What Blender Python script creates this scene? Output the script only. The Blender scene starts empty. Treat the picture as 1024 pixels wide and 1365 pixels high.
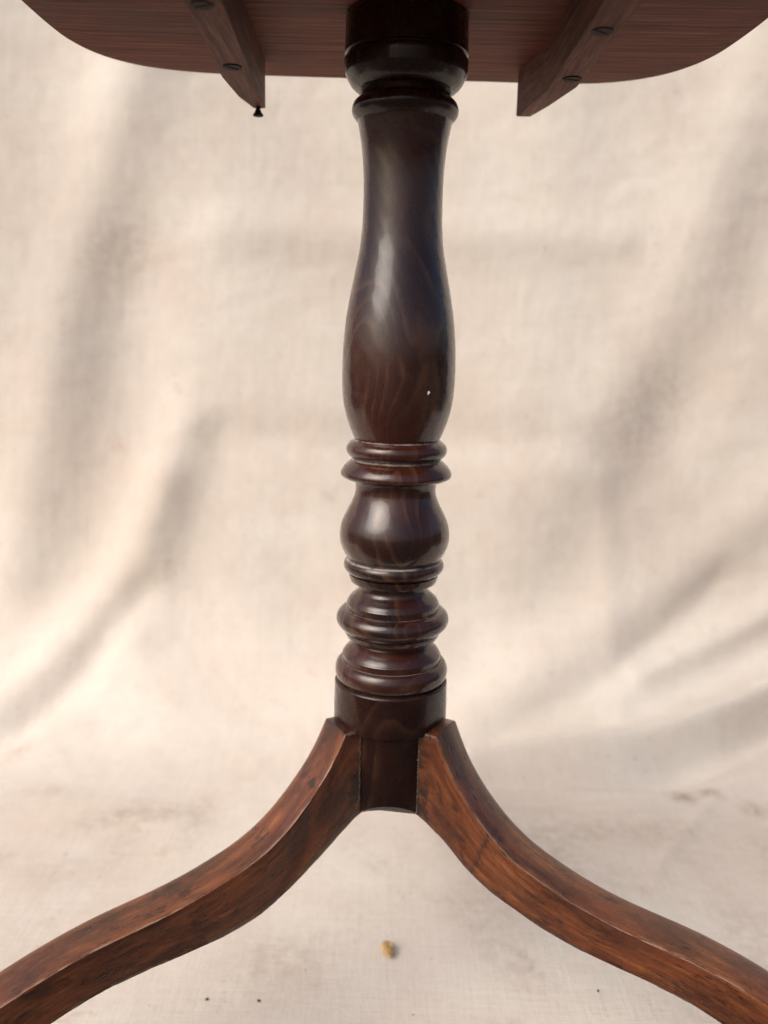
import bpy, bmesh, math, random
import numpy as np
from mathutils import Vector, Matrix

random.seed(7)
rng = np.random.default_rng(7)
scene = bpy.context.scene
COL = scene.collection

# ---------------------------------------------------------------- camera
CAM = Vector((-0.0072, -0.55, 0.50))
PITCH, ROLL, FPX = math.radians(11.5), math.radians(1.3), 1150.0
cam_d = bpy.data.cameras.new("camera")
cam = bpy.data.objects.new("camera", cam_d)
COL.objects.link(cam)
fwd = Vector((0, math.cos(PITCH), -math.sin(PITCH)))
up0 = Vector((0, math.sin(PITCH), math.cos(PITCH)))
rt0 = Vector((1, 0, 0))
rt = rt0 * math.cos(ROLL) + up0 * math.sin(ROLL)
up = up0 * math.cos(ROLL) - rt0 * math.sin(ROLL)
M = Matrix((rt, up, -fwd)).transposed().to_4x4()
M.translation = CAM
cam.matrix_world = M
cam_d.sensor_fit = 'VERTICAL'
cam_d.sensor_height = 36.0
cam_d.lens = 36.0 * FPX / 1365.0
cam_d.clip_start, cam_d.clip_end = 0.01, 400
cam_d.dof.use_dof = True
cam_d.dof.focus_distance = 0.515
cam_d.dof.aperture_fstop = cam_d.lens / 6.4
scene.camera = cam

# ---------------------------------------------------------------- daylight: bright overcast, soft sun from front left
SUN_EL, SUN_AZ = math.radians(40), math.radians(-48)   # azimuth measured from behind the camera, minus = left
sdir = Vector((math.sin(SUN_AZ) * math.cos(SUN_EL), -math.cos(SUN_AZ) * math.cos(SUN_EL), math.sin(SUN_EL)))
world = bpy.data.worlds.new("World")
scene.world = world
world.use_nodes = True
wn = world.node_tree
bg = wn.nodes["Background"]
sky = wn.nodes.new("ShaderNodeTexSky")
sky.sky_type = 'NISHITA'
sky.sun_disc = False
sky.sun_elevation = SUN_EL
sky.sun_rotation = math.atan2(sdir.x, sdir.y)
sky.air_density, sky.dust_density, sky.ozone_density = 0.8, 6.0, 0.5
wn.links.new(sky.outputs[0], bg.inputs[0])
bg.inputs[1].default_value = 0.11
sun_d = bpy.data.lights.new("sun", 'SUN')
sun_d.energy = 1.25
sun_d.angle = math.radians(48)
sun_d.color = (1.0, 0.98, 0.965)
sun = bpy.data.objects.new("sun", sun_d)
sun.rotation_euler = (-sdir).to_track_quat('-Z', 'Y').to_euler()
sun.location = (-1, -2, 3)
COL.objects.link(sun)
vs = scene.view_settings
vs.view_transform = 'Standard'
vs.look = 'None'
vs.gamma = 1.0
vs.use_curve_mapping = False
vs.exposure = 0.41

# ---------------------------------------------------------------- shader helpers
class NT:
    def __init__(self, name):
        self.m = bpy.data.materials.new(name)
        self.m.use_nodes = True
        self.t = self.m.node_tree
        self.b = self.t.nodes["Principled BSDF"]
    def n(self, kind, **kw):
        nd = self.t.nodes.new("ShaderNode" + kind)
        for k, v in kw.items():
            if k.startswith("_"):
                setattr(nd, k[1:], v)
            else:
                s = nd.inputs[k.replace("_", " ")]
                if hasattr(v, "is_linked") or isinstance(v, bpy.types.NodeSocket):
                    self.t.links.new(v, s)
                else:
                    s.default_value = v
        return nd
    def link(self, a, b):
        self.t.links.new(a, b)
    def attr(self, name):
        return self.n("Attribute", _attribute_name=name)
    def mapping(self, vec, sc, loc=(0, 0, 0), rot=(0, 0, 0)):
        return self.n("Mapping", Vector=vec, Scale=sc, Location=loc, Rotation=rot).outputs[0]
    def noise(self, vec, scale, detail=3.0, rough=0.55, dist=0.0):
        return self.n("TexNoise", Vector=vec, Scale=scale, Detail=detail, Roughness=rough, Distortion=dist).outputs[0]
    def ramp(self, fac, stops):
        r = self.n("ValToRGB", Fac=fac)
        e = r.color_ramp.elements
        while len(e) < len(stops):
            e.new(0.5)
        for el, (p, c) in zip(e, stops):
            el.position = p
            el.color = (c, c, c, 1) if not hasattr(c, "__len__") else (*c, 1)
        return r.outputs[0]
    def math(self, op, a, b=0.0, clamp=False):
        nd = self.t.nodes.new("ShaderNodeMath")
        nd.operation = op
        nd.use_clamp = clamp
        for i, v in enumerate((a, b)):
            if isinstance(v, bpy.types.NodeSocket):
                self.t.links.new(v, nd.inputs[i])
            else:
                nd.inputs[i].default_value = v
        return nd.outputs[0]
    def mix(self, fac, a, b, mode='MIX'):
        nd = self.t.nodes.new("ShaderNodeMix")
        nd.data_type = 'RGBA'
        nd.blend_type = mode
        for s, v in ((nd.inputs[0], fac), (nd.inputs[6], a), (nd.inputs[7], b)):
            if isinstance(v, bpy.types.NodeSocket):
                self.t.links.new(v, s)
            else:
                s.default_value = (*v, 1) if hasattr(v, "__len__") else v
        return nd.outputs[2]
    def bump(self, h, strength, dist, normal=None):
        nd = self.n("Bump", Height=h, Strength=strength, Distance=dist)
        if normal is not None:
            self.link(normal, nd.inputs["Normal"])
        return nd.outputs[0]
    def set(self, **kw):
        for k, v in kw.items():
            s = self.b.inputs[k.replace("_", " ")]
            if isinstance(v, bpy.types.NodeSocket):
                self.link(v, s)
            else:
                s.default_value = (*v, 1) if (hasattr(v, "__len__") and len(v) == 3) else v
        return self.m

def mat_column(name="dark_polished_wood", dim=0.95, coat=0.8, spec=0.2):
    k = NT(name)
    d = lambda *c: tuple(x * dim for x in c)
    oc = k.n("TexCoord").outputs["Object"]
    warp = k.noise(k.mapping(oc, (1, 1, 0.5)), 16, 2, 0.5)
    v = k.mapping(oc, (1, 1, 0.34), (0.013, 0.0, 0.03), (0.25, 0.18, 0.5))
    fig = k.noise(v, 19, 1.5, 0.4, 0.3)
    jit = k.noise(k.mapping(oc, (1, 1, 0.3)), 300, 2, 0.5)
    s = k.math('FRACT', k.math('ADD', k.math('MULTIPLY', fig, 15.0), k.math('MULTIPLY', jit, 0.22)))
    lines = k.ramp(s, [(0.0, 0.0), (0.55, 0.10), (0.84, 1.0), (0.97, 0.0)])
    patch = k.ramp(warp, [(0.36, 0.0), (0.62, 1.0)])
    base = k.mix(patch, d(0.0095, 0.0038, 0.0042), d(0.050, 0.0110, 0.0062))
    fibre = k.noise(k.mapping(oc, (1, 1, 0.06)), 900, 3, 0.6)
    base = k.mix(k.ramp(fibre, [(0.42, 0.0), (0.75, 0.55)]), base, d(0.040, 0.0135, 0.0075))
    lf = k.math('MULTIPLY', lines, k.ramp(k.noise(oc, 30, 2), [(0.38, 0.10), (0.64, 0.70)]))
    base = k.mix(lf, base, d(0.105, 0.046, 0.022))
    pores = k.ramp(k.noise(k.mapping(oc, (1, 1, 0.09)), 1500, 2, 0.5), [(0.60, 0.0), (0.70, 1.0)])
    base = k.mix(k.math('MULTIPLY', pores, 0.5), base, d(0.004, 0.0025, 0.0025))
    dust = k.attr("dust").outputs["Fac"]
    dn = k.ramp(k.noise(oc, 170, 4, 0.65), [(0.36, 0.15), (0.56, 1.0)])
    df = k.math('MULTIPLY', dust, dn)
    film = k.math('MULTIPLY', k.ramp(k.noise(oc, 60, 5, 0.7), [(0.5, 0.0), (0.8, 1.0)]), 0.05 * dim)
    base = k.mix(film, base, (0.16, 0.13, 0.12))
    base = k.mix(df, base, (0.40, 0.38, 0.34))
    ro = k.ramp(k.noise(oc, 120, 4, 0.65), [(0.3, 0.22), (0.7, 0.36)])
    ro = k.math('ADD', ro, k.math('MULTIPLY', df, 0.4), True)
    cro = k.ramp(k.noise(oc, 75, 5, 0.7), [(0.38, 0.075), (0.66, 0.22)])
    h = k.math('SUBTRACT', k.noise(k.mapping(oc, (1, 1, 0.5)), 260, 4, 0.6), k.math('MULTIPLY', pores, 0.25))
    turn = k.noise(k.mapping(oc, (0.02, 0.02, 1)), 1100, 3, 0.6)             # faint rings left by the lathe
    dents = k.ramp(k.n("TexVoronoi", Vector=oc, Scale=210.0).outputs["Distance"], [(0.06, 0.0), (0.16, 1.0)])
    scr = k.ramp(k.noise(k.mapping(oc, (1, 1, 0.12), (0, 0, 0), (0.3, 0.5, 0)), 520, 2, 0.6), [(0.66, 1.0), (0.72, 0.3)])
    h = k.math('ADD', h, k.math('ADD', k.math('MULTIPLY', turn, 0.45), k.math('ADD', k.math('MULTIPLY', dents, 0.35), k.math('MULTIPLY', scr, 0.5))))
    nb = k.bump(h, 0.20, 0.0008)
    return k.set(Base_Color=base, Roughness=ro, Normal=nb, Coat_Weight=coat, Coat_Roughness=cro, Specular_IOR_Level=spec)

def mat_leg():
    k = NT("worn_mahogany")
    g = k.attr("grain").outputs["Vector"]
    oc = k.n("TexCoord").outputs["Object"]
    fib = k.noise(k.mapping(g, (0.055, 1, 1)), 620, 4, 0.65)
    band = k.noise(k.mapping(g, (0.10, 1, 1)), 150, 4, 0.6, 0.3)
    c = k.ramp(band, [(0.22, (0.085, 0.0200, 0.0070)), (0.50, (0.150, 0.0420, 0.0135)), (0.78, (0.250, 0.0880, 0.0290))])
    c = k.mix(k.ramp(fib, [(0.44, 0.0), (0.74, 0.5)]), c, (0.034, 0.0095, 0.005))
    blotch = k.ramp(k.noise(k.mapping(g, (0.62, 1, 1)), 95, 5, 0.70), [(0.56, 0.0), (0.66, 0.8)])
    c = k.mix(blotch, c, (0.016, 0.0065, 0.0045))
    spots = k.ramp(k.n("TexVoronoi", Vector=k.mapping(g, (0.5, 1, 1)), Scale=135.0).outputs["Distance"], [(0.10, 1.0), (0.19, 0.0)])
    sp = k.math('MULTIPLY', spots, k.ramp(k.noise(g, 44, 2), [(0.44, 0.0), (0.52, 0.9)]))
    big = k.ramp(k.noise(k.mapping(g, (0.5, 1, 1), (0.3, 0, 0)), 46, 5, 0.7), [(0.42, 0.0), (0.62, 0.8)])
    c = k.mix(big, c, (0.026, 0.0085, 0.0048))
    c = k.mix(sp, c, (0.011, 0.006, 0.005))
    flecks = k.ramp(k.noise(g, 420, 3, 0.6), [(0.72, 0.0), (0.78, 0.7)])
    c = k.mix(flecks, c, (0.26, 0.13, 0.075))
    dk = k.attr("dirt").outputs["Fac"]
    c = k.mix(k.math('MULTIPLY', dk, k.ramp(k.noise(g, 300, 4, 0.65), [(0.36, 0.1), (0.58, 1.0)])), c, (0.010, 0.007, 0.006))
    wear = k.attr("wear").outputs["Fac"]
    wn_ = k.ramp(k.noise(k.mapping(g, (0.25, 1, 1)), 240, 4, 0.7), [(0.44, 0.0), (0.58, 1.0)])
    wf = k.math('MULTIPLY', wear, wn_)
    c = k.mix(wf, c, (0.38, 0.22, 0.13))
    ro = k.ramp(k.noise(g, 150, 4, 0.65), [(0.3, 0.24), (0.72, 0.42)])
    h = k.math('ADD', k.noise(k.mapping(g, (0.2, 1, 1)), 420, 4, 0.65), k.math('MULTIPLY', k.noise(oc, 90, 3), 1.2))
    h = k.math('SUBTRACT', h, k.math('MULTIPLY', sp, 0.7))
    return k.set(Base_Color=c, Roughness=ro, Normal=k.bump(h, 0.30, 0.0010), Coat_Weight=0.22, Coat_Roughness=0.22)

def mat_under(name, dark=False, along='X'):
    k = NT(name)
    oc = k.n("TexCoord").outputs["Object"]
    sc = (0.035, 1, 1) if along == 'X' else (1, 0.05, 1)
    fib = k.noise(k.mapping(oc, sc), 330, 4, 0.62, 0.15)
    fine = k.noise(k.mapping(oc, (sc[0] * 0.7, sc[1] * (1 if along == 'X' else 0.7), 1)), 1300, 3, 0.6)
    if dark:
        stops = [(0.3, (0.066, 0.0215, 0.0140)), (0.55, (0.145, 0.057, 0.0385)), (0.8, (0.24, 0.108, 0.076))]
    else:
        stops = [(0.3, (0.052, 0.0120, 0.0068)), (0.50, (0.140, 0.0390, 0.0225)), (0.75, (0.235, 0.084, 0.053))]
    c = k.ramp(fib, stops)
    c = k.mix(k.ramp(fine, [(0.42, 0.0), (0.66, 0.5)]), c, (0.016, 0.0055, 0.0040))
    st = k.ramp(k.noise(oc, 14, 4, 0.6), [(0.45, 0.0), (0.7, 0.55)])
    c = k.mix(st, c, (0.070, 0.034, 0.026))
    sc2 = k.ramp(k.noise(k.mapping(oc, (1, 0.25, 1), (0, 0, 0), (0, 0, 0.6)), 260, 3, 0.7), [(0.70, 0.0), (0.78, 0.35)])
    c = k.mix(sc2, c, (0.25, 0.19, 0.16))
    h = k.math('ADD', fib, k.math('MULTIPLY', fine, 0.6))
    return k.set(Base_Color=c, Roughness=0.6, Normal=k.bump(h, 0.35, 0.0008), Specular_IOR_Level=0.10)

def mat_plain(name, col, col2, scale, rough, metallic=0.0, bump=0.2, spec=0.5):
    k = NT(name)
    oc = k.n("TexCoord").outputs["Object"]
    nz = k.noise(oc, scale, 5, 0.65)
    c = k.mix(k.ramp(nz, [(0.35, 0.0), (0.65, 1.0)]), col, col2)
    return k.set(Base_Color=c, Roughness=rough, Metallic=metallic, Normal=k.bump(nz, bump, 0.0006), Specular_IOR_Level=spec)

def mat_cloth():
    k = NT("unbleached_canvas")
    uv = k.attr("sheet").outputs["Vector"]
    stain = k.attr("stain").outputs["Fac"]
    wa = k.noise(k.mapping(uv, (1, 0.10, 1)), 620, 4, 0.68)      # slubs of the warp
    we = k.noise(k.mapping(uv, (0.10, 1, 1)), 620, 4, 0.68)      # slubs of the weft
    weave = k.math('ADD', wa, we)
    big = k.noise(uv, 3.2, 5, 0.6)
    c = k.mix(k.ramp(big, [(0.36, 0.0), (0.64, 1.0)]), (0.668, 0.622, 0.558), (0.596, 0.526, 0.456))
    pink = k.ramp(k.noise(k.mapping(uv, (1, 1, 1), (3.1, 1.7, 0)), 7.5, 5, 0.66), [(0.48, 0.0), (0.74, 0.5)])
    c = k.mix(pink, c, (0.58, 0.485, 0.42))
    pale = k.ramp(k.noise(k.mapping(uv, (1, 1, 1), (7.1, 4.2, 0)), 9.0, 5, 0.66), [(0.52, 0.0), (0.74, 0.4)])
    c = k.mix(pale, c, (0.72, 0.675, 0.625))
    rust = k.ramp(k.noise(k.mapping(uv, (1, 1, 1), (1.3, 9.2, 0)), 21, 5, 0.62), [(0.655, 0.0), (0.74, 0.45)])
    c = k.mix(rust, c, (0.46, 0.31, 0.23))
    specks = k.ramp(k.noise(k.mapping(uv, (1, 1, 1), (2.0, 2.0, 0)), 190, 2, 0.5), [(0.72, 0.0), (0.76, 0.7)])
    c = k.mix(specks, c, (0.12, 0.10, 0.09))
    sn = k.ramp(k.noise(uv, 85, 4, 0.65), [(0.35, 0.15), (0.65, 1.0)])
    c = k.mix(k.math('MULTIPLY', k.math('MULTIPLY', stain, sn), 1.6, True), c, (0.33, 0.25, 0.20))
    yarn = k.math('ADD', k.noise(k.mapping(uv, (1, 0.05, 1)), 190, 4, 0.65), k.noise(k.mapping(uv, (0.05, 1, 1), (4, 2, 0)), 190, 4, 0.65))
    c = k.mix(0.15, c, k.mix(1.0, c, k.mix(k.ramp(yarn, [(0.80, 0.0), (1.20, 1.0)]), (0.76, 0.72, 0.68), (1.0, 1.0, 1.0)), 'MULTIPLY'))
    thread = k.ramp(weave, [(0.72, 0.0), (1.28, 1.0)])
    c = k.mix(0.30, c, k.mix(1.0, c, k.mix(thread, (0.62, 0.58, 0.54), (1.0, 1.0, 1.0)), 'MULTIPLY'))
    n1 = k.bump(k.noise(uv, 38, 5, 0.6), 0.05, 0.006)
    slub = k.math('ADD', k.noise(k.mapping(uv, (1, 0.05, 1)), 150, 3, 0.6), k.noise(k.mapping(uv, (0.05, 1, 1)), 150, 3, 0.6))
    n2 = k.bump(weave, 0.32, 0.0009, k.bump(slub, 0.14, 0.0020, k.bump(k.math('ADD', k.noise(k.mapping(uv, (1, 0.07, 1)), 70, 3, 0.6), k.math('MULTIPLY', k.noise(k.mapping(uv, (0.07, 1, 1)), 70, 3, 0.6), 0.6)), 0.13, 0.004, n1)))
    return k.set(Base_Color=c, Roughness=0.9, Specular_IOR_Level=0.15, Normal=n2, Sheen_Weight=0.15, Sheen_Roughness=0.6)

M_COL, M_LEG = mat_column(), mat_leg()
M_TOP = mat_under("dusty_underside_wood")
M_BEAR = mat_under("bearer_wood", True, 'Y')
M_SCREW = mat_plain("old_iron", (0.010, 0.007, 0.006), (0.030, 0.020, 0.016), 320, 0.7, 0.0, 0.3, 0.15)
M_BLACK = mat_column("black_polished_wood", 0.42, 0.25, 0.25)  # darker column wood; at the drum its black also holds shade painted in
M_CHAMFER = mat_plain("bare_grey_wood", (0.085, 0.080, 0.072), (0.150, 0.140, 0.125), 160, 0.7)
M_GLUE = mat_plain("old_glue_and_grime", (0.012, 0.008, 0.007), (0.085, 0.066, 0.052), 520, 0.75, 0.0, 0.6)
M_CLOTH = mat_cloth()
M_GROUND = mat_plain("dark_unseen_ground", (0.045, 0.044, 0.042), (0.07, 0.068, 0.064), 9, 0.9)  # unseen ground, colour made dark so the polished wood reflects less from below
M_CRUMB = mat_plain("yellow_crumb", (0.36, 0.22, 0.085), (0.54, 0.37, 0.17), 260, 0.8, 0.0, 0.6)
M_FLECK = mat_plain("pale_fleck", (0.6, 0.58, 0.55), (0.7, 0.69, 0.66), 400, 0.6)

# ---------------------------------------------------------------- object helpers
def link_mesh(name, me, mat, parent=None, smooth=True, sharp=38):
    ob = bpy.data.objects.new(name, me)
    COL.objects.link(ob)
    for mm in (mat if isinstance(mat, (list, tuple)) else [mat]):
        me.materials.append(mm)
    if parent is not None:
        ob.parent = parent
    if smooth:
        me.polygons.foreach_set("use_smooth", [True] * len(me.polygons))
        me.set_sharp_from_angle(angle=math.radians(sharp))
    return ob

def from_bm(name, bm, mat, parent=None, smooth=True, sharp=38):
    bmesh.ops.recalc_face_normals(bm, faces=bm.faces)
    me = bpy.data.meshes.new(name)
    bm.to_mesh(me)
    bm.free()
    return link_mesh(name, me, mat, parent, smooth, sharp)

def fattr(me, name, vals):
    a = me.attributes.new(name, 'FLOAT', 'POINT')
    a.data.foreach_set("value", np.asarray(vals, dtype=np.float32))

def vattr(me, name, vals):
    a = me.attributes.new(name, 'FLOAT_VECTOR', 'POINT')
    a.data.foreach_set("vector", np.asarray(vals, dtype=np.float32).ravel())

def smooth_profile(pts, it=3):
    out, run = [], []
    def chaikin(r):
        for _ in range(it):
            if len(r) < 3:
                return r
            q = [r[0]]
            for a, b in zip(r[:-1], r[1:]):
                q.append((0.75 * a[0] + 0.25 * b[0], 0.75 * a[1] + 0.25 * b[1]))
                q.append((0.25 * a[0] + 0.75 * b[0], 0.25 * a[1] + 0.75 * b[1]))
            q.append(r[-1])
            r = q
        return r
    for i, p in enumerate(pts):
        run.append((p[0], p[1]))
        if p[2] and len(run) > 1:
            s = chaikin(run)
            out += s if not out else s[1:]
            run = [(p[0], p[1])]
    return out

def lathe(name, pts, mat, parent, dust=0.0, dlen=0.002, seg=128, wob=0.00005):
    pr = smooth_profile(pts)
    n = len(pr)
    verts, faces, dv = [], [], []
    ph = random.random() * 6
    arc, last = 0.0, pr[0]
    for (z, r) in pr:
        arc += math.hypot(z - last[0], r - last[1])
        last = (z, r)
        for j in range(seg):
            a = 2 * math.pi * j / seg
            rr = r + wob * (math.sin(3 * a + ph + z * 60) + 0.6 * math.sin(7 * a - ph + z * 140) + 0.5 * math.sin(17 * a + z * 400))
            verts.append((rr * math.cos(a), rr * math.sin(a), z))
            dv.append(dust * min(1.0, max(0.0, (dlen - arc) / 0.0006)))
    for i in range(n - 1):
        for j in range(seg):
            k = (j + 1) % seg
            faces.append((i * seg + j, (i + 1) * seg + j, (i + 1) * seg + k, i * seg + k))
    faces.append(tuple(range(seg)))
    faces.append(tuple(reversed(range((n - 1) * seg, n * seg))))
    me = bpy.data.meshes.new(name)
    me.from_pydata(verts, [], faces)
    fattr(me, "dust", dv)
    return link_mesh(name, me, mat, parent, True, 22)

def interp(xs, ys, q):
    """smooth (Catmull-Rom style cubic Hermite) interpolation"""
    xs, ys = np.asarray(xs, float), np.asarray(ys, float)
    m = np.gradient(ys, xs)
    i = np.clip(np.searchsorted(xs, q) - 1, 0, len(xs) - 2)
    h = xs[i + 1] - xs[i]
    t = (q - xs[i]) / h
    return ((1 + 2 * t) * (1 - t) ** 2 * ys[i] + t * (1 - t) ** 2 * h * m[i]
            + t * t * (3 - 2 * t) * ys[i + 1] + t * t * (t - 1) * h * m[i + 1])

# ================================================================ ground and canvas
bm = bmesh.new()
bmesh.ops.create_grid(bm, x_segments=8, y_segments=8, size=120)
g = from_bm("ground", bm, M_GROUND, smooth=False)
g.location = (0, 0, -0.03)
g["kind"] = "structure"

STROKES=[
('crest_left', 0.013, 0.05, [(-0.333, 1.335), (-0.366, 1.223), (-0.398, 1.091), (-0.43, 0.965), (-0.466, 0.798), (-0.497, 0.657)]) ,
('valley_left', -0.007, 0.06, [(-0.271, 1.336), (-0.304, 1.159), (-0.337, 0.967), (-0.377, 0.78), (-0.427, 0.639)]) ,
('crest_low_left', 0.011, 0.034, [(-0.303, 0.782), (-0.342, 0.676), (-0.416, 0.564), (-0.495, 0.469)]) ,
('crease_low_left', -0.011, 0.026, [(-0.327, 0.631), (-0.387, 0.535), (-0.429, 0.47), (-0.478, 0.402)]) ,
('crest_mid_left', 0.01, 0.035, [(-0.268, 0.862), (-0.302, 0.722), (-0.344, 0.581)]) ,
('crest_right', 0.008, 0.05, [(0.456, 1.315), (0.415, 1.194), (0.368, 1.06), (0.315, 0.933), (0.237, 0.814)]) ,
('valley_right', -0.006, 0.05, [(0.512, 1.177), (0.462, 1.033), (0.4, 0.916), (0.327, 0.796), (0.223, 0.644)]) ,
('crest_right_low', 0.011, 0.04, [(0.534, 0.801), (0.43, 0.709), (0.334, 0.626), (0.202, 0.544), (0.101, 0.468)]) ,
('crest_right_low2', 0.014, 0.022, [(0.543, 0.651), (0.443, 0.589), (0.329, 0.536)]) ,
('crest_bottom', 0.034, 0.026, [(0.537, 0.546), (0.426, 0.482), (0.32, 0.434), (0.205, 0.405), (0.104, 0.388)]) ,
('crease_bottom', -0.02, 0.022, [(0.518, 0.473), (0.406, 0.416), (0.303, 0.37), (0.193, 0.342), (0.107, 0.329)]) ,
('valley_mid', -0.006, 0.022, [(0.443, 0.664), (0.32, 0.543), (0.217, 0.493), (0.106, 0.415)]) ,
('crease_h1', 0.006, 0.03, [(-0.221, 1.109), (-0.027, 1.106), (0.283, 1.108)]) ,
('crease_h2', -0.005, 0.03, [(-0.219, 0.838), (-0.021, 0.838), (0.275, 0.844)]) ,
('crease_v', 0.003, 0.02, [(0.28, 0.795), (0.295, 0.655), (0.295, 0.473)]) ,
('floor_fold', 0.004, 0.006, [(0.376, 0.344), (0.303, 0.252), (0.251, 0.181)]) ,
('floor_seam', 0.003, 0.01, [(0.103, 0.289), (0.217, 0.296), (0.352, 0.303)]) ,
('floor_wrk', 0.006, 0.03, [(-0.423, 0.264), (-0.338, 0.289), (-0.222, 0.272)]) ,
]
STAINS=[
(0.9, 0.013, [(0.338, 0.339)]) ,
(0.9, 0.01, [(0.37, 0.35)]) ,
(0.55, 0.018, [(0.409, 0.313)]) ,
(0.45, 0.018, [(-0.283, 0.267), (-0.224, 0.279)]) ,
(0.3, 0.012, [(0.128, 0.188)]) ,
(0.3, 0.03, [(0.146, 0.259), (0.306, 0.272)]) ,
(0.3, 0.025, [(-0.303, 0.255)]) ,
(0.25, 0.02, [(0.061, 0.147), (0.11, 0.063)]) ,
(0.35, 0.02, [(-0.442, 0.403)]) ,
(0.3, 0.05, [(-0.357, 1.082)]) ,
(0.25, 0.05, [(0.351, 0.905), (0.324, 0.855)]) ,
(0.5, 0.004, [(0.113, 0.085), (0.126, 0.055)]) ,
]

Y0, RB, ANG = 0.36, 0.20, math.radians(83)

def sheet():
    us = np.arange(-1.30, 1.3001, 0.006)
    vv = np.concatenate([np.arange(-0.17, 1.9001, 0.006)])
    U, V = np.meshgrid(us, vv)
    a = np.clip((V - Y0) / RB, 0, ANG)
    w = np.clip(V - Y0 - RB * ANG, 0, None)
    Y = np.minimum(V, Y0) + RB * np.sin(a) + w * math.cos(ANG)
    Z = RB * (1 - np.cos(a)) + w * math.sin(ANG)
    NY, NZ = -np.sin(a), np.cos(a)
    def dist(pts):
        best = np.full(U.shape, 9.0)
        for (x0, y0), (x1, y1) in zip(pts[:-1], pts[1:]):
            dx, dy = x1 - x0, y1 - y0
            L = dx * dx + dy * dy
            t = np.clip(((U - x0) * dx + (V - y0) * dy) / L, 0, 1)
            best = np.minimum(best, np.hypot(U - x0 - t * dx, V - y0 - t * dy))
        return best
    def smoothpts(p):
        for _ in range(2):
            q = [p[0]]
            for s, e in zip(p[:-1], p[1:]):
                q += [(0.75 * s[0] + 0.25 * e[0], 0.75 * s[1] + 0.25 * e[1]), (0.25 * s[0] + 0.75 * e[0], 0.25 * s[1] + 0.75 * e[1])]
            p = q + [p[-1]]
        return p
    Hh = np.zeros(U.shape)
    for nm, amp, sig, pts in STROKES:
        Hh += amp * np.exp(-(dist(smoothpts(pts)) / sig) ** 2)
    wall = np.clip((V - 0.30) / 0.25, 0, 1)
    for i in range(26):                                   # soft irregular wrinkles, stronger on the hanging part
        th = rng.normal(math.pi * 0.12, 0.5)
        kf = 2 * math.pi / rng.uniform(0.12, 0.5)
        A = 0.0007 * (2 * math.pi / kf) / 0.25
        kx, ky = kf * math.cos(th), kf * math.sin(th)
        ph = rng.uniform(0, 6.28)
        Hh += A * (0.35 + 0.9 * wall) * np.sin(kx * U + ky * V + ph + 1.3 * np.sin(3.1 * V + 2.3 * U + ph))
    for i in range(30):
        th = rng.uniform(0, math.pi)
        kf = 2 * math.pi / rng.uniform(0.02, 0.06)
        Hh += 0.00006 * np.sin(kf * math.cos(th) * U + kf * math.sin(th) * V + rng.uniform(0, 6.28)
                               + 2 * np.sin(9 * U + rng.uniform(0, 6)) + 2 * np.sin(8 * V + rng.uniform(0, 6)))
    # keep the floor part on the floor
    near = np.exp(-((U / 0.45) ** 2 + (V / 0.42) ** 4))
    floor = V < Y0
    Hh = np.where(floor, Hh * (1 - 0.75 * near), Hh)
    st = np.zeros(U.shape)
    for amp, sig, pts in STAINS:
        d = np.hypot(U - pts[0][0], V - pts[0][1]) if len(pts) == 1 else dist(pts)
        st = np.maximum(st, amp * np.exp(-(d / sig) ** 2))
    for i in range(70):                                   # dirt trodden into the part lying on the floor
        u0, v0, sg, am = rng.uniform(-.6, .6), rng.uniform(-.15, .36), rng.uniform(.012, .06), rng.uniform(.05, .34)
        ca = rng.uniform(.5, 2.0)
        st = np.maximum(st, am * np.exp(-((U - u0) * ca / sg) ** 2 - ((V - v0) / ca / sg) ** 2))
    X, Y, Z = U, Y + NY * Hh, Z + NZ * Hh
    Z = np.where(floor, np.maximum(Z, -0.004), Z)
    nr, nc = U.shape
    co = np.stack([X, Y, Z], -1).reshape(-1, 3).astype(np.float32)
    idx = np.arange(nr * nc).reshape(nr, nc)
    q = np.stack([idx[:-1, :-1], idx[:-1, 1:], idx[1:, 1:], idx[1:, :-1]], -1).reshape(-1, 4)
    me = bpy.data.meshes.new("canvas_cloth")
    me.vertices.add(len(co))
    me.vertices.foreach_set("co", co.ravel())
    me.loops.add(q.size)
    me.loops.foreach_set("vertex_index", q.ravel().astype(np.int32))
    me.polygons.add(len(q))
    me.polygons.foreach_set("loop_start", np.arange(0, q.size, 4, dtype=np.int32))
    me.update(calc_edges=True)
    fattr(me, "stain", st.ravel())
    vattr(me, "sheet", np.stack([U, V, np.zeros_like(U)], -1).reshape(-1, 3))
    ob = link_mesh("canvas_cloth", me, M_CLOTH, None, True, 180)
    sol = ob.modifiers.new("thickness", 'SOLIDIFY')
    sol.thickness = 0.0012
    sol.offset = -1
    ob["label"] = "cream unbleached canvas cloth hanging in folds and spread over the floor under the table"
    ob["category"] = "cloth"

sheet()

# ================================================================ the table
table = bpy.data.objects.new("tripod_table", None)
COL.objects.link(table)
table["label"] = "antique dark wooden tripod table with turned column and three curved legs"
table["category"] = "table"

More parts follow.
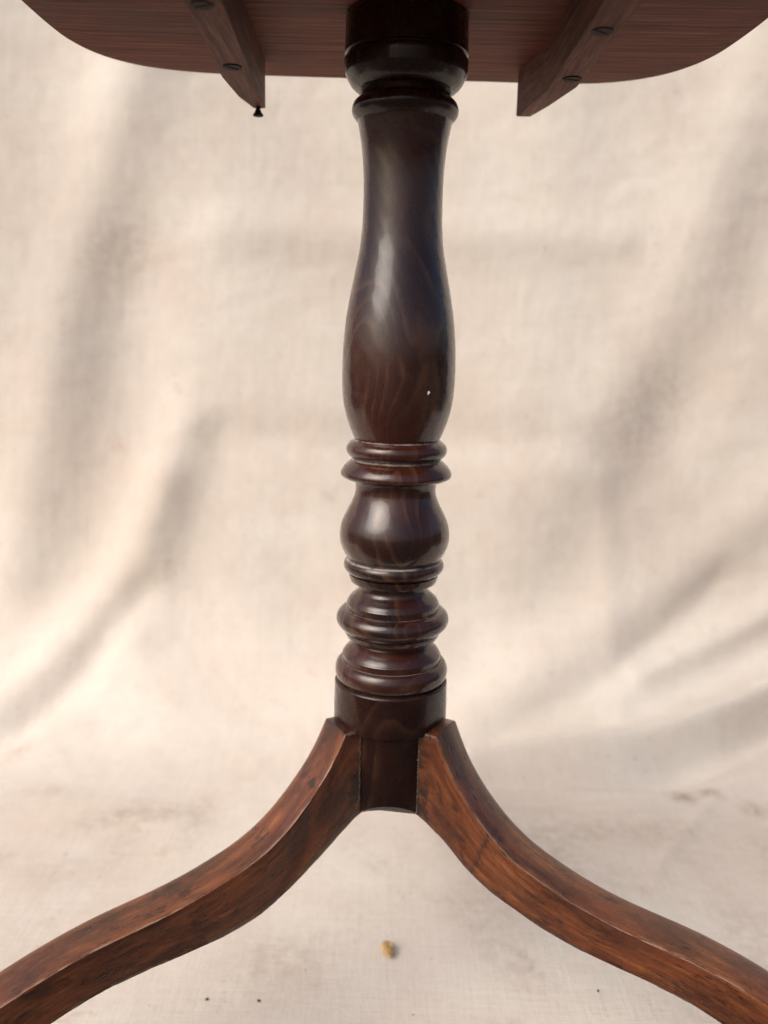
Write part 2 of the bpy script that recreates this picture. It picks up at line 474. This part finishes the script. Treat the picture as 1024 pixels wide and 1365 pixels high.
PIECES={
'drum': [(0.6894, 0.0355, 1), (0.6818, 0.0357, 0), (0.6697, 0.036, 0), (0.6614, 0.0363, 1), (0.6606, 0.0350, 1), (0.6596, 0.0350, 1), (0.6586, 0.0364, 1), (0.657, 0.0366, 0), (0.6536, 0.0362, 0), (0.6506, 0.0358, 1), (0.6497, 0.0353, 1), (0.6475, 0.0342, 0), (0.6447, 0.0325, 0), (0.6421, 0.0292, 1), (0.6413, 0.0271, 1)] ,
'neck': [(0.643, 0.0261, 1), (0.6413, 0.0268, 0), (0.6385, 0.027, 0), (0.6373, 0.0272, 1)] ,
'bead_top': [(0.6378, 0.0272, 1), (0.6371, 0.0286, 0), (0.6356, 0.0303, 0), (0.6334, 0.0315, 0), (0.6311, 0.0319, 0), (0.6288, 0.0313, 0), (0.6269, 0.03, 0), (0.6255, 0.0287, 1), (0.6248, 0.0281, 1)] ,
'vase': [(0.6252, 0.0283, 1), (0.6239, 0.0279, 0), (0.6225, 0.0276, 0), (0.6157, 0.0264, 0), (0.6076, 0.0251, 0), (0.5959, 0.0242, 0), (0.5842, 0.024, 0), (0.5735, 0.0242, 0), (0.5667, 0.0244, 0), (0.5547, 0.0253, 0), (0.5426, 0.0276, 0), (0.5304, 0.0301, 0), (0.5181, 0.0325, 0), (0.5056, 0.0343, 0), (0.493, 0.0353, 0), (0.4804, 0.0357, 0), (0.4701, 0.0356, 0), (0.4598, 0.0348, 0), (0.452, 0.0332, 0), (0.4442, 0.0307, 0), (0.4376, 0.028, 0), (0.4348, 0.0267, 1), (0.434, 0.0259, 1)] ,
'bead1': [(0.4365, 0.026, 1), (0.4357, 0.0277, 0), (0.4342, 0.0299, 0), (0.432, 0.0318, 0), (0.4292, 0.0325, 0), (0.4266, 0.0317, 0), (0.4246, 0.0297, 0), (0.4235, 0.0277, 1)] ,
'flange': [(0.4238, 0.0275, 1), (0.423, 0.0287, 0), (0.4217, 0.0303, 0), (0.4192, 0.0331, 0), (0.4163, 0.0351, 0), (0.4143, 0.0358, 0), (0.4126, 0.0356, 0), (0.411, 0.0337, 0), (0.4099, 0.0303, 0), (0.4091, 0.0271, 1)] ,
'knop': [(0.4094, 0.0273, 1), (0.4076, 0.0263, 0), (0.4042, 0.0258, 0), (0.4002, 0.0262, 0), (0.3948, 0.0283, 0), (0.388, 0.0319, 0), (0.3812, 0.0348, 0), (0.3743, 0.036, 0), (0.3674, 0.0353, 0), (0.3619, 0.033, 0), (0.3584, 0.0307, 0), (0.356, 0.0287, 1)] ,
'bead2': [(.3580,.0290,1),(.3572,.0312,0),(.3556,.0325,0),(.3535,.0330,0),(.3513,.0326,0),(.3494,.0311,0),(.3482,.0290,1),(.3478,.0280,1),(.3476,.0295,1),(.3446,.0291,0),(.3426,.0282,1),(.3418,.0240,1)] ,
'cove1': [(.3424,.0230,1),(.3400,.0227,0),(.3376,.0227,0),(.3356,.0237,0),(.3333,.0262,0),(.3308,.0290,0),(.3284,.0301,1),(.3279,.0305,1),(.3238,.0304,1),(.3230,.0290,1)] ,
'torus1': [(.3236,.0296,1),(.3238,.0316,0),(.3226,.0345,0),(.3201,.0367,0),(.3172,.0375,0),(.3144,.0370,0),(.3118,.0352,0),(.3097,.0329,1),(.3091,.0315,1),(.3088,.0322,1),(.3060,.0312,0),(.3036,.0296,1),(.301,.026,1)] ,
'cove2': [(.3022,.0243,1),(.3004,.0253,0),(.2985,.0275,0),(.2961,.0303,0),(.2940,.0320,0),(.2929,.0325,1),(.2924,.0329,1),(.2884,.0328,1),(.2876,.0310,1)] ,
'torus2': [(.2882,.0320,1),(.2884,.0340,0),(.2868,.0361,0),(.2839,.0375,0),(.2806,.0379,0),(.2775,.0373,0),(.2750,.0356,0),(.2736,.0337,1),(.2728,.0320,1)] ,
'collar': [(.2745,.0310,1),(.2745,.0366,1),(.2740,.0374,0),(.2732,.0378,1),(.2625,.0380,0),(.2476,.0382,0),(.2464,.0380,1),(.2460,.0368,1)] ,
}
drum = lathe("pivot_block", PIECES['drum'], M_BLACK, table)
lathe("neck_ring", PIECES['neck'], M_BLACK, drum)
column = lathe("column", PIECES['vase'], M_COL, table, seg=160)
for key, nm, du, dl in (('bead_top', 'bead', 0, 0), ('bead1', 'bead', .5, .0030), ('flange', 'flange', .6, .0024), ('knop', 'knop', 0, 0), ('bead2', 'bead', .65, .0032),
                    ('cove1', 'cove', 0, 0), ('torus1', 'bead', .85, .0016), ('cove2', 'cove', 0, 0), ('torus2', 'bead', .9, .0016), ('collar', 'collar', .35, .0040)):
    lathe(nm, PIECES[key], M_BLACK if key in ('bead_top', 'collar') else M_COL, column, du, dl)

# pale fleck stuck on the belly of the column
bm = bmesh.new()
bmesh.ops.create_icosphere(bm, subdivisions=2, radius=1)
for v in bm.verts:
    v.co = Vector((v.co.x * .0011, v.co.y * .0006, v.co.z * .0014)) * (1 + .2 * math.sin(9 * v.co.x + 5 * v.co.z))
fl = from_bm("fleck", bm, M_FLECK, column)
fl.location = (.0176, -.0303, .4675)

# lower shaft, its front edge cut to a bare grey chamfer
bm = bmesh.new()
bmesh.ops.create_cone(bm, cap_ends=True, segments=96, radius1=.0338, radius2=.0342, depth=.070)
bmesh.ops.translate(bm, verts=bm.verts, vec=(0, 0, .187 + .035))
r = bmesh.ops.bisect_plane(bm, geom=bm.verts[:] + bm.edges[:] + bm.faces[:], plane_co=(0, -.0338, .1975), plane_no=Vector((0, -.011, -.0085)).normalized(), clear_outer=True)
ed = [e for e in r['geom_cut'] if isinstance(e, bmesh.types.BMEdge)]
ff = bmesh.ops.contextual_create(bm, geom=ed)['faces']
for f_ in ff:
    f_.material_index = 1
lip = [e for e in bm.edges if all(abs(v.co.z - .187) < 1e-5 and v.co.y < -.01 for v in e.verts) and e.calc_length() > .02]
bmesh.ops.subdivide_edges(bm, edges=lip, cuts=14)
for v in bm.verts:                                         # worn hollow in the lower front edge
    if abs(v.co.z - .187) < 1e-5 and v.co.y < -.01 and abs(v.co.x) < .026:
        v.co.z += .0042 * (1 - (v.co.x / .026) ** 2) + .0005 * math.sin(v.co.x * 900)
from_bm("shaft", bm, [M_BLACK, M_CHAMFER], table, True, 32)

# --- legs
LEG_L = dict(top=[(.0420, .2482), (.0500, .2312), (.0663, .2088), (.0819, .1920), (.1002, .1786), (.1224, .1690), (.1466, .1612), (.1699, .1560), (.1921, .1522), (.2134, .1472), (.2340, .1407), (.2541, .1331), (.285, .117), (.315, .092), (.340, .060), (.358, .028), (.366, .014)],
             bot=[(.034, .1864), (.0493, .1742), (.0713, .1563), (.0976, .1391), (.1230, .1310), (.1474, .1275), (.1708, .1255), (.1933, .1222), (.2148, .1166), (.2350, .1090), (.262, .096), (.290, .074), (.313, .046), (.328, .018), (.334, .003)])
LEG_R = dict(top=[(.0432, .2482), (.0531, .2270), (.0649, .2101), (.0814, .1929), (.0978, .1805), (.1185, .1715), (.1410, .1642), (.1647, .1592), (.1875, .1566), (.2093, .1543), (.2262, .1510), (.2490, .1450), (.282, .128), (.314, .101), (.340, .068), (.358, .032), (.366, .014)],
             bot=[(.0350, .1868), (.0496, .1779), (.0643, .1651), (.0807, .1543), (.0997, .1465), (.1205, .1399), (.1430, .1352), (.1667, .1326), (.1894, .1307), (.2070, .1283), (.2264, .1230), (.260, .108), (.290, .083), (.313, .050), (.328, .020), (.334, .003)])

def leg(P, azim, inner, crown, nseed, crack=None):
    """azim: heading of the leg; inner = +1/-1 which side of it faces the camera"""
    rg = np.random.default_rng(nseed)
    NS, N = 150, None
    t = np.linspace(0, 1, NS)
    def curve(pts):
        p = np.array(pts)
        d = np.concatenate([[0], np.cumsum(np.hypot(*np.diff(p, axis=0).T))])
        d /= d[-1]
        return np.stack([interp(d, p[:, 0], t), interp(d, p[:, 1], t)], 1)
    T, B = curve(P['top']), curve(P['bot'])
    for _ in range(14):
        for A_ in (T, B):
            A_[1:-1] = .25 * A_[:-2] + .5 * A_[1:-1] + .25 * A_[2:]
    T = np.vstack([[.021, .2482], T]); B = np.vstack([[.021, B[0, 1] + .007], B])   # tenon end against the shaft
    NS += 1
    HW = .0155
    # section: (across -1..1, up 0..1, tag) ; across +1 = side that faces the camera
    sec = []
    for q in np.linspace(0.03, 0.97, 13):
        sec.append((1.0, q, 'side'))
    sec += [(0.99, 0.988, 'side'), (0.985, 0.995, 'ridge'), (0.955, 1.0, 'ridge')]
    for q in np.linspace(0.8, -0.72, 9):
        sec.append((q, 1.0 + crown * (1 - q * q) - crown * 0.12, 'top'))
    sec += [(-0.88, 0.985, 'top'), (-0.97, 0.95, 'side'), (-1.0, 0.89, 'side')]
    for q in np.linspace(0.8, 0.05, 7):
        sec.append((-1.0, q, 'side'))
    sec += [(-0.95, 0.0, 'bot'), (-0.4, 0.0, 'bot'), (0.4, 0.0, 'bot'), (0.95, 0.0, 'bot')]
    N = len(sec)
    e = np.array([math.sin(azim), -math.cos(azim), 0])
    n = np.array([-math.cos(azim), -math.sin(azim), 0]) * inner
    verts, gr, wear, dirt = [], [], [], []
    L = 0.0
    prev = None
    phs = rg.uniform(0, 6.28, 12)
    for i in range(NS):
        mid = (T[i] + B[i]) / 2
        if prev is not None:
            L += float(np.hypot(*(mid - prev)))
        prev = mid
        taper = 1.0 - 0.16 * max(0, (i / NS - 0.55) / 0.45)
        for (q, h, tag) in sec:
            hh = B[i] + (T[i] - B[i]) * h
            off = q * HW * taper
            w1 = math.sin(L * 90 + phs[0]) * .5 + math.sin(L * 210 + phs[1]) * .35 + math.sin(L * 470 + phs[2]) * .25 + math.sin(L * 1100 + phs[5]) * .18
            if tag == 'ridge':
                off += .00012 * w1 - .0001
                hh = hh + np.array([0, .00011 * (math.sin(L * 330 + phs[3]) + math.sin(L * 760 + phs[4]))])
            elif tag == 'bot':
                hh = hh + np.array([0, .00035 * w1])
            else:
                off += .00015 * math.sin(L * 70 + h * 5 + phs[6]) * q
            p = e * hh[0] + n * off
            verts.append((p[0], p[1], hh[1]))
            gr.append((L, off + nseed * .13, h * .055 if tag == 'side' else .055 + nseed * .05))
            wear.append((0.0 if tag != 'ridge' or hh[1] > .2465 else (1.0 if h < .999 else .45)) * (0.4 + 0.6 * (math.sin(L * 36 + phs[7]) > -0.35)))
            dd = 0.0
            if L < .045 and tag == 'side' and hh[0] < .0385:
                dd = 0.9
            if hh[1] > .2470 and hh[0] < .0425:
                dd = 1.0
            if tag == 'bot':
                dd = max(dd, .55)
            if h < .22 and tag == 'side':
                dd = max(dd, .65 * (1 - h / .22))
            if crack is not None and abs(hh[0] + (1 - h) * .012 - crack) < .0011 and tag in ('side', 'top', 'ridge'):
                dd = .9
            dirt.append(dd)
    faces = []
    for i in range(NS - 1):
        for j in range(N):
            k = (j + 1) % N
            faces.append((i * N + j, i * N + k, (i + 1) * N + k, (i + 1) * N + j))
    faces.append(tuple(range(N)))
    faces.append(tuple(reversed(range((NS - 1) * N, NS * N))))
    me = bpy.data.meshes.new("leg")
    me.from_pydata(verts, [], faces)
    vattr(me, "grain", gr)
    fattr(me, "wear", wear)
    fattr(me, "dirt", dirt)
    bm = bmesh.new()
    bm.from_mesh(me)
    bmesh.ops.recalc_face_normals(bm, faces=bm.faces)
    bm.to_mesh(me)
    bm.free()
    ob = link_mesh("leg", me, M_LEG, table, True, 42)
    # ragged line of old glue and grime where the leg meets the shaft and the collar
    path = [(.0312, .1900 + .0565 * q) for q in np.linspace(0, 1, 46)] + [(.0312 + .0085 * q, .2470) for q in np.linspace(.05, 1, 10)]
    gv, gf = [], []
    for i, (s_, z_) in enumerate(path):
        rr = 0.00030 + .00050 * abs(rg.normal()) * (1.0 if rg.random() > .35 else .3)
        rr = min(rr, .0014)
        ctr = e * (s_ + rg.normal() * .0002) + n * (HW + .0001)
        for a in range(6):
            an = a * math.pi / 3
            if i < 46:
                p = ctr + (e * math.cos(an) + n * math.sin(an) * .7) * rr
                gv.append((p[0], p[1], z_))
            else:
                p = ctr + n * math.sin(an) * rr * .7
                gv.append((p[0], p[1], z_ + math.cos(an) * rr))
    for i in range(len(path) - 1):
        if i == 45:
            continue
        for a in range(6):
            b = (a + 1) % 6
            gf.append((i * 6 + a, i * 6 + b, (i + 1) * 6 + b, (i + 1) * 6 + a))
    gm = bpy.data.meshes.new("glue_line")
    gm.from_pydata(gv, [], gf)
    if crack is not None or inner < 0:
        link_mesh("glue_line", gm, M_GLUE, ob, True, 60)
    return ob

leg(LEG_L, math.radians(-60), -1, 0.015, 3)["label"] = "left front leg with flatter top and light scuffed edge"
leg(LEG_R, math.radians(60), 1, 0.045, 5, crack=.083)["label"] = "right front leg with old repaired break near its top"
leg(LEG_L, math.radians(180), 1, 0.03, 8)

# --- tabletop: rounded oblong board, its underside visible
half = [(-.007, .1320), (.047, .1325), (.105, .1345), (.1340, .1330), (.1600, .1250), (.1800, .1105), (.1935, .0915), (.2035, .0640), (.2070, .0300), (.2085, 0.0)]
lft = [(-.060, .1318), (-.110, .1298), (-.1400, .1278), (-.1660, .1225), (-.1920, .1110), (-.2110, .0890), (-.2205, .0600), (-.2228, .0300), (-.2232, 0.0)]
outl = list(reversed(lft)) + half
near = [(x, -.03 - y * 1.10) for (x, y) in reversed(outl)]
outl = outl + near
def chaik(p, it=2):
    for _ in range(it):
        q = []
        for i in range(len(p)):
            a, b = p[i], p[(i + 1) % len(p)]
            q += [(.75 * a[0] + .25 * b[0], .75 * a[1] + .25 * b[1]), (.25 * a[0] + .75 * b[0], .25 * a[1] + .75 * b[1])]
        p = q
    return p
outl = chaik(outl)
ZT, TH = .683, .018
cx_, cy_ = -.007, -.02
def ring(sc_in, z):
    res = []
    for (x, y) in outl:
        dx, dy = x - cx_, y - cy_
        d = math.hypot(dx, dy)
        s = (d - sc_in) / d
        res.append((cx_ + dx * s, cy_ + dy * s, z))
    return res
rings = [ring(.024, ZT), ring(.0015, ZT + .0012), ring(0, ZT + .003), ring(-.001, ZT + .010), ring(0, ZT + TH - .002), ring(.003, ZT + TH)]
K = len(outl)
vts = [p for r_ in rings for p in r_]
fcs = [tuple(range(K))]
for i in range(len(rings) - 1):
    for j in range(K):
        k = (j + 1) % K
        fcs.append((i * K + j, i * K + k, (i + 1) * K + k, (i + 1) * K + j))
fcs.append(tuple(range((len(rings) - 1) * K, len(rings) * K)))
me = bpy.data.meshes.new("tabletop")
me.from_pydata(vts, [], fcs)
bm = bmesh.new(); bm.from_mesh(me)
from_bm("tabletop", bm, M_TOP, table, True, 25)

# --- two bearers under the top, with slotted screws
def bearer(plan, zb, zt):
    """plan: outline from above (x, y), closed"""
    bm = bmesh.new()
    lo = [bm.verts.new((x, y, zb)) for x, y in plan]
    hi = [bm.verts.new((x, y, zt)) for x, y in plan]
    bm.faces.new(lo); bm.faces.new(list(reversed(hi)))
    for i in range(len(plan)):
        k = (i + 1) % len(plan)
        bm.faces.new((lo[i], hi[i], hi[k], lo[k]))
    bmesh.ops.recalc_face_normals(bm, faces=bm.faces)
    eds = [e for e in bm.edges if abs(e.verts[0].co.z - zb) < 1e-6 and abs(e.verts[1].co.z - zb) < 1e-6]
    bmesh.ops.bevel(bm, geom=eds, offset=.0012, segments=2, affect='EDGES', profile=.6)
    return from_bm("bearer", bm, M_BEAR, table, True, 30)

def screw_bm():
    bm = bmesh.new()
    R_, dep, sw = .0056, .0005, .0008
    c = bmesh.ops.create_cone(bm, cap_ends=True, segments=28, radius1=R_ * 1.0, radius2=R_ * 1.0, depth=.0003)
    for s in (-1, 1):
        a0 = math.asin(sw / R_)
        pts = [(R_ * math.cos(a), s * R_ * math.sin(a)) for a in np.linspace(a0, math.pi - a0, 16)]
        lo = [bm.verts.new((x, y, -dep)) for x, y in pts]
        hi = [bm.verts.new((x, y, 0)) for x, y in pts]
        bm.faces.new(lo); bm.faces.new(hi)
        for i in range(len(pts)):
            k = (i + 1) % len(pts)
            bm.faces.new((lo[i], lo[k], hi[k], hi[i]))
    return bm

ZB = .6535
bl = bearer([(-.0870, -.165), (-.0962, .0945), (-.1045, .0945), (-.1100, .066), (-.1128, .022), (-.1052, -.165)], ZB, ZT - .0002)
br = bearer([(.0885, -.165), (.0893, .035), (.0795, .1010), (.0895, .1010), (.0975, .070), (.1063, .026), (.1070, -.165)], ZB, ZT - .0002)
sc0 = from_bm("screw", screw_bm(), M_SCREW, bl, True, 30)
spots = [(bl, -.1023, -.001, .9), (bl, -.0997, -.098, -.5), (br, .0993, .0075, .35), (br, .0975, -.0745, .6)]
for i, (pa, x, y, a) in enumerate(spots):
    o = sc0 if i == 0 else sc0.copy()
    if i:
        COL.objects.link(o)
    o.parent = pa
    o.location = (x, y, ZB - .0001)
    o.rotation_euler = (0, 0, a)
lathe("stud", [(.0085, .0016, 1), (.0045, .0016, 1), (.0035, .0018, 0), (.0015, .0030, 0), (.0008, .0036, 1), (0, .0034, 1), (-.0004, .0018, 1)], M_SCREW, bl, seg=24, wob=.00008).location = (-.1005, .0895, .6475)

# ================================================================ small crumb on the cloth
bm = bmesh.new()
bmesh.ops.create_icosphere(bm, subdivisions=3, radius=1)
for v in bm.verts:
    c = v.co.copy()
    k = 1 + .22 * math.sin(3.1 * c.x + 1.7) * math.cos(2.7 * c.z) + .16 * math.sin(5.3 * c.y + 2 * c.x) + .09 * math.sin(11 * c.z + 7 * c.x)
    v.co = Vector((c.x * .0060 * k + c.y * .002, c.y * .0072 * k, c.z * .0038 * k))
cr = from_bm("crumb", bm, M_CRUMB, None, True, 25)
cr.location = (.0041, .0780, .0042)
cr.rotation_euler = (.1, .2, .5)
cr["label"] = "small yellow brown crumb lying on the cloth between the front legs"
cr["category"] = "crumb"

# specks of grit lying on the cloth
bm = bmesh.new()
bmesh.ops.create_icosphere(bm, subdivisions=2, radius=1)
for v in bm.verts:
    c = v.co.copy()
    k = 1 + .25 * math.sin(4 * c.x + 2) * math.cos(3 * c.y)
    v.co = Vector((c.x * .0010 * k, c.y * .0015 * k, c.z * .0008 * k))
g0 = from_bm("grit_speck", bm, M_SCREW, None, False)
for i, (x, y, lab) in enumerate((
        (.1687, .0375, "tiny black grit speck on the cloth just below the right front leg"),
        (-.0942, .0195, "tiny dark grit speck below the left front leg, the one nearer the crumb"),
        (-.1337, .0198, "tiny dark grit speck closest under the lower edge of the left front leg"))):
    o = g0 if i == 0 else g0.copy()
    if i:
        COL.objects.link(o)
    o.location = (x, y, .0022)
    o.rotation_euler = (0, 0, 1.1 * i)
    o["label"], o["category"], o["group"] = lab, "grit", "specks of dark grit on the cloth"
